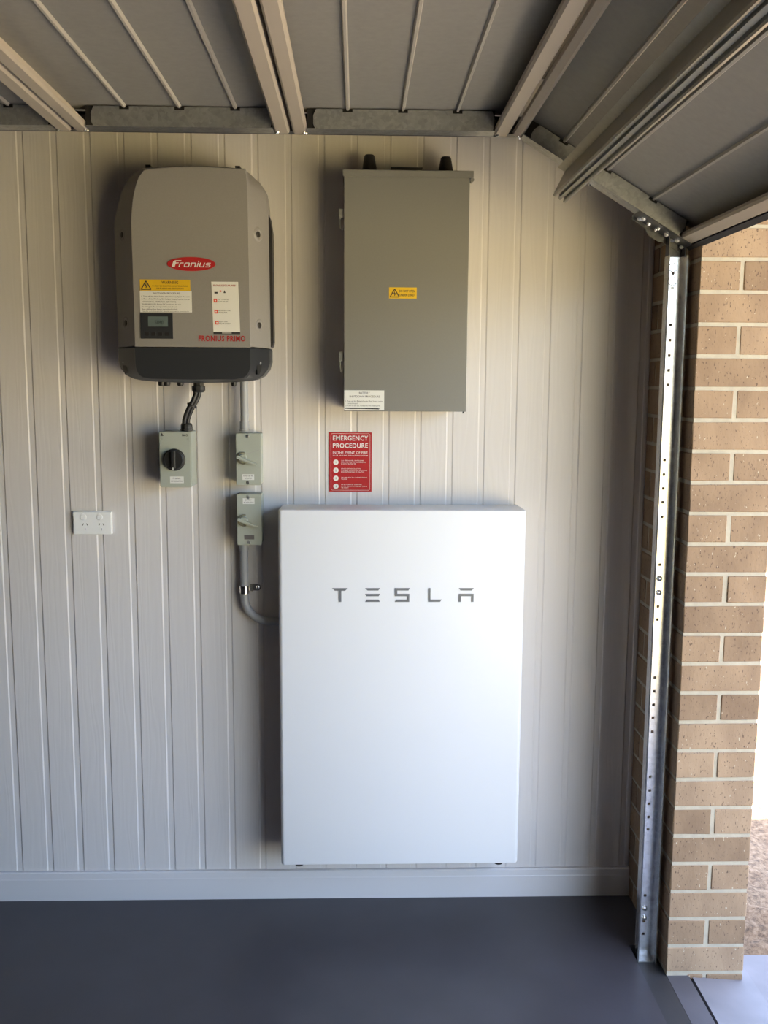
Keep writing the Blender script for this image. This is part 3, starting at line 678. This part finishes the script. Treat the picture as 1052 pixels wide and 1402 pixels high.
# ------------------------------------------------------------------ lever isolators
def lever_isolator(label, z0, z1, xo, txt, lab_top, window):
    t = thing('lever_isolator', label, 'isolator switch', (-0.095+xo, 0, z0))
    x0, x1 = -0.1335+xo, -0.0570+xo
    bm = B(); prism(bm, rrect(x0+0.001, x1-0.001, z0+0.001, z1-0.001, 0.004), -0.066, -0.001, XZ); obj('case', bm, M['switch'], t, 40)
    bm = B(); prism(bm, rrect(x0, x1, z0, z1, 0.003), -0.0755, -0.0662, XZ)
    bmesh.ops.bevel(bm, geom=[e for e in bm.edges if all(abs(v_.co.y+0.0755) < 1e-5 for v_ in e.verts)], offset=0.0015, segments=2, affect='EDGES')
    obj('lid', bm, M['switch'], t, 40)
    xc = (x0+x1)/2
    for z in (z1-0.009, z0+0.008):
        la('screw', M['galv'], t, (xc-0.002, -0.0754, z), (0, -1, 0), [(0.0052, 0), (0.005, 0.0012), (0.003, 0.0018)], 14)
        bx('screw_slot', M['slot'], t, xc-0.0005, xc+0.0015, -0.0777, -0.0768, z-0.004, z+0.004)
    zc = (z0+z1)/2+(0.004 if not window else -0.001)
    # lever: hub ring at the left, handle running right and down
    xh_ = x0+0.014
    bm = B(); prism(bm, stroke(arc(xh_+0.008, zc, 0.0175, 70, 295, 14), 0.0032), -0.0815, -0.0755, XZ); obj('lever_guard', bm, M['guard'], t, 40)
    la('lever_hub', M['switchlid'], t, (xh_+0.008, -0.0752, zc), (0, -1, 0), [(0.0125, 0), (0.0125, 0.008), (0.010, 0.010)], 20)
    bm = B()
    a, b = Vector((xh_-0.009, zc+0.006)), Vector((xh_+0.052, zc-0.019))
    prism(bm, [tuple(p) for p in (a+Vector((0.001, 0.004)), b+Vector((0.002, 0.0022)), b+Vector((-0.001, -0.0028)), a+Vector((-0.003, -0.006)))], -0.0965, -0.0845, XZ)
    bmesh.ops.bevel(bm, geom=list(bm.edges), offset=0.0014, segments=2, affect='EDGES')
    obj('lever', bm, M['switch'], t, 40)
    if not window:
        pr('position_line', M['inkgrey'], t, stroke([(xh_+0.018, zc+0.012), (x1-0.004, zc+0.026)], 0.0012), -0.0760, -0.0754)
    zl = z1-0.0295 if lab_top else z0+0.0165
    s_ = sticker('name_label', M['paper'], t, xc-0.0190, xc+0.0170, zl, zl+0.0175, -0.0756)
    lettering(s_, -0.0764, [(txt[0], xc-0.001, zl+0.0105, 0.0042, txt[2], 'c'), (txt[1], xc-0.001, zl+0.0030, 0.0042, txt[3], 'c')], M['ink'])
    if window:
        bx('window', M['darkplate'], t, xc-0.0160, xc+0.0150, -0.0762, -0.0752, z0+0.0180, z0+0.0315)
    return t
lever_isolator('green-grey lever isolator with its white label low, directly under the straight conduit', 1.395, 1.5545, 0.0, ('INVERTER AC', 'ISOLATOR', 0.030, 0.022), False, False)
lever_isolator('green-grey lever isolator with its white label at the top, beside the white battery', 1.208, 1.3665, 0.0, ('BATTERY', 'AC ISOLATOR', 0.020, 0.031), True, True)

# ------------------------------------------------------------------ grey metal cabinet
cb = thing('electrical_cabinet', 'tall grey metal cabinet with a small yellow warning label', 'cabinet', (0.383, 0, 1.628))
YC = -0.160
bx('body', M['cab'], cb, 0.200, 0.561, -0.148, -0.0005, 1.632, 2.300)
bx('door', M['cab'], cb, 0.199, 0.563, YC, -0.1495, 1.626, 2.3005, bev=0.0018, seg=2)
bm = B(); prism(bm, [(-0.0005, 2.312), (YC-0.006, 2.3155), (YC-0.0075, 2.3140), (YC-0.0075, 2.2960), (YC-0.0058, 2.2960), (YC-0.0055, 2.3020), (-0.0005, 2.3010)], 0.196, 0.5725, YZ); obj('rain_hood', bm, M['cab'], cb)
pr('hood_lip', M['cab'], cb, arc(0.569, 2.291, 0.0055, 0, 360, 12)[:-1], YC-0.0058, YC+0.02)
for z in (2.184, 1.774):
    bm = B()
    box(bm, 0.1845, 0.1985, -0.150, -0.122, z-0.002, z+0.026, 0.001)
    box(bm, 0.1865, 0.1895, -0.150, -0.146, z-0.026, z-0.001, 0.0005)
    prism(bm, stroke([(0.1880, z-0.024), (0.190, z-0.032), (0.1965, z-0.035), (0.1980, z-0.028)], 0.002), -0.150, -0.142, XZ)
    obj('latch', bm, M['galv'], cb)
for x, zz in ((0.273, 2.374), (0.499, 2.371)):
    la('cable_gland', M['black'], cb, (x, -0.085, 2.312), (0, 0, 1), [(0.0225, 0), (0.0225, 0.016), (0.0155, zz-2.312-0.004), (0.0130, zz-2.312)], 22)
bx('top_plate', M['black'], cb, 0.335, 0.428, -0.125, -0.07, 2.3110, 2.3325)
la('drain_pin', M['black'], cb, (0.5565, -0.14, 1.628), (0, 0, -1), [(0.0022, 0), (0.0022, 0.008)], 8)
s_ = sticker('warning_label', M['yellow'], cb, 0.3310, 0.4120, 1.9545, 1.9865, YC)
warn_triangle(s_, 0.3475, 1.9590, 0.0225, YC-0.0007)
lettering(s_, YC-0.0007, [('DO NOT OPEN', 0.3835, 1.9725, 0.0065, 0.046, 'c'), ('UNDER LOAD', 0.3835, 1.9615, 0.0065, 0.043, 'c')], M['ink'], bold=0.008)
s_ = sticker('procedure_label', M['paper'], cb, 0.2000, 0.3185, 1.6290, 1.6875, YC)
lettering(s_, YC-0.0007, [('BATTERY', 0.2600, 1.6770, 0.0058, 0.032, 'c'), ('SHUTDOWN PROCEDURE', 0.2605, 1.6665, 0.0058, 0.090, 'c'),
    ('1. Turn off the Battery Supply Main Switch at the', 0.2040, 1.6535, 0.0040, 0.110, 'l'), ('switchboard', 0.2110, 1.6470, 0.0038, 0.028, 'l'), ('2. Turn off the DC Isolator at the battery unit', 0.2040, 1.6405, 0.0040, 0.102, 'l')], M['ink'])
pr('marker_line', M['ink'], s_, [(0.2020, 1.6330), (0.2200, 1.6322), (0.2520, 1.6325), (0.3020, 1.6312), (0.3060, 1.6335), (0.3000, 1.6350), (0.2500, 1.6355), (0.2200, 1.6360), (0.2040, 1.6362)], YC-0.0010, YC-0.0005)

# ------------------------------------------------------------------ red emergency sign
sg = thing('emergency_sign', 'red fire emergency procedure sign with white text above the white battery', 'sign', (0.2175, 0, 1.368))
X0, X1, Z0, Z1, YS = 0.1505, 0.2845, 1.368, 1.5555, -0.003
bx('panel', M['signred'], sg, X0, X1, YS, -0.0002, Z0, Z1)
bm = B()
rr = rrect(X0+0.0055, X1-0.0055, Z0+0.0045, Z1-0.0040, 0.005)
prism(bm, stroke(rr+[rr[0]], 0.0008), YS-0.0004, YS+0.0001, XZ); obj('border_line', bm, M['paper'], sg)
def SX(u): return X0+(u-145)*(X1-X0)/770.0
def SZ(v_): return Z1-(v_-92)*(Z1-Z0)/1073.0
lettering(sg, YS-0.0002, [('EMERGENCY', SX(212), SZ(238), 0.0150, SX(850)-SX(212), 'l'), ('PROCEDURE', SX(212), SZ(372), 0.0148, SX(845)-SX(212), 'l')], M['paper'], bold=0.022)
lettering(sg, YS-0.0002, [('IN THE EVENT OF FIRE', SX(212), SZ(480), 0.0078, SX(840)-SX(212), 'l'), ('IN OR AROUND THE BATTERY SYSTEM', SX(212), SZ(522), 0.0038, SX(842)-SX(212), 'l')], M['paper'], bold=0.008)
fine = [(600, 'ALL PERSONNEL SHOULD BE', 765), (630, 'EVACUATED FROM THE AREA IMMEDIATELY', 820), (660, 'IN CASE OF BATTERY FIRE', 630), (748, 'SWITCH OFF DEVICES ON THE', 720), (778, 'SYSTEM IF SAFE TO DO SO AT THE', 832), (805, 'MAIN SWITCHBOARD OR ISOLATOR', 778),
        (908, 'CALL 000 AND TELL THE FIRE SERVICE', 830), (938, 'THE DETAILS', 475), (1035, 'DO NOT OPEN OR TOUCH THE', 735), (1068, 'BATTERY UNIT OR ANY DAMAGED CABLING', 830), (1095, 'OR PARTS', 495)]
lettering(sg, YS-0.0002, [(s, SX(362), SZ(v_+9), 0.0030, SX(u)-SX(362), 'l') for v_, s, u in fine], M['paper'], bold=0.01)
for i, v_ in enumerate((632, 778, 922, 1068)):
    d = la('number_disc', M['paper'], sg, (SX(266), YS+0.0001, SZ(v_)), (0, -1, 0), [(0.0083, 0), (0.0083, 0.0004)], 24)
    lettering(d, YS-0.0004, [(str(i+1), SX(266), SZ(v_)-0.0030, 0.0060, None, 'c')], M['ink'])

# ------------------------------------------------------------------ power outlet
ot = thing('power_outlet', 'white double power outlet on the cream wall', 'outlet', (-0.595, 0, 1.231))
bm = B(); prism(bm, rrect(-0.6560, -0.5355, 1.2310, 1.3030, 0.003), -0.0115, -0.0002, XZ)
bmesh.ops.bevel(bm, geom=[e for e in bm.edges if all(abs(v_.co.y+0.0115) < 1e-5 for v_ in e.verts)], offset=0.0020, segments=2, affect='EDGES')
obj('plate', bm, M['outlet'], ot, 40)
for cx in (-0.6235, -0.5725):
    bm = B(); prism(bm, [(-0.0142, 1.279), (-0.0132, 1.286), (-0.0117, 1.294), (-0.0112, 1.294), (-0.0112, 1.278)], cx-0.006, cx+0.006, YZ); obj('rocker_switch', bm, M['outlet'], ot)
    la('switch_surround', M['outlet'], ot, (cx, -0.0113, 1.2862), (0, -1, 0), [(0.0105, 0), (0.0105, 0.0008), (0.0095, 0.0012)], 20)
    for (dx, dz, an) in ((-0.005, 0.0, 28), (0.0075, 0.0, -28), (0.001, -0.0150, 0)):
        ca, sa = math.cos(R(an)), math.sin(R(an))
        pts = [(-0.0010, -0.0038), (0.0010, -0.0038), (0.0010, 0.0038), (-0.0010, 0.0038)]
        pr('pin_slot', M['slot'], ot, [(cx+0.004+dx+a*ca+b*sa, 1.2625+dz-a*sa+b*ca) for a, b in pts], -0.0119, -0.0113)
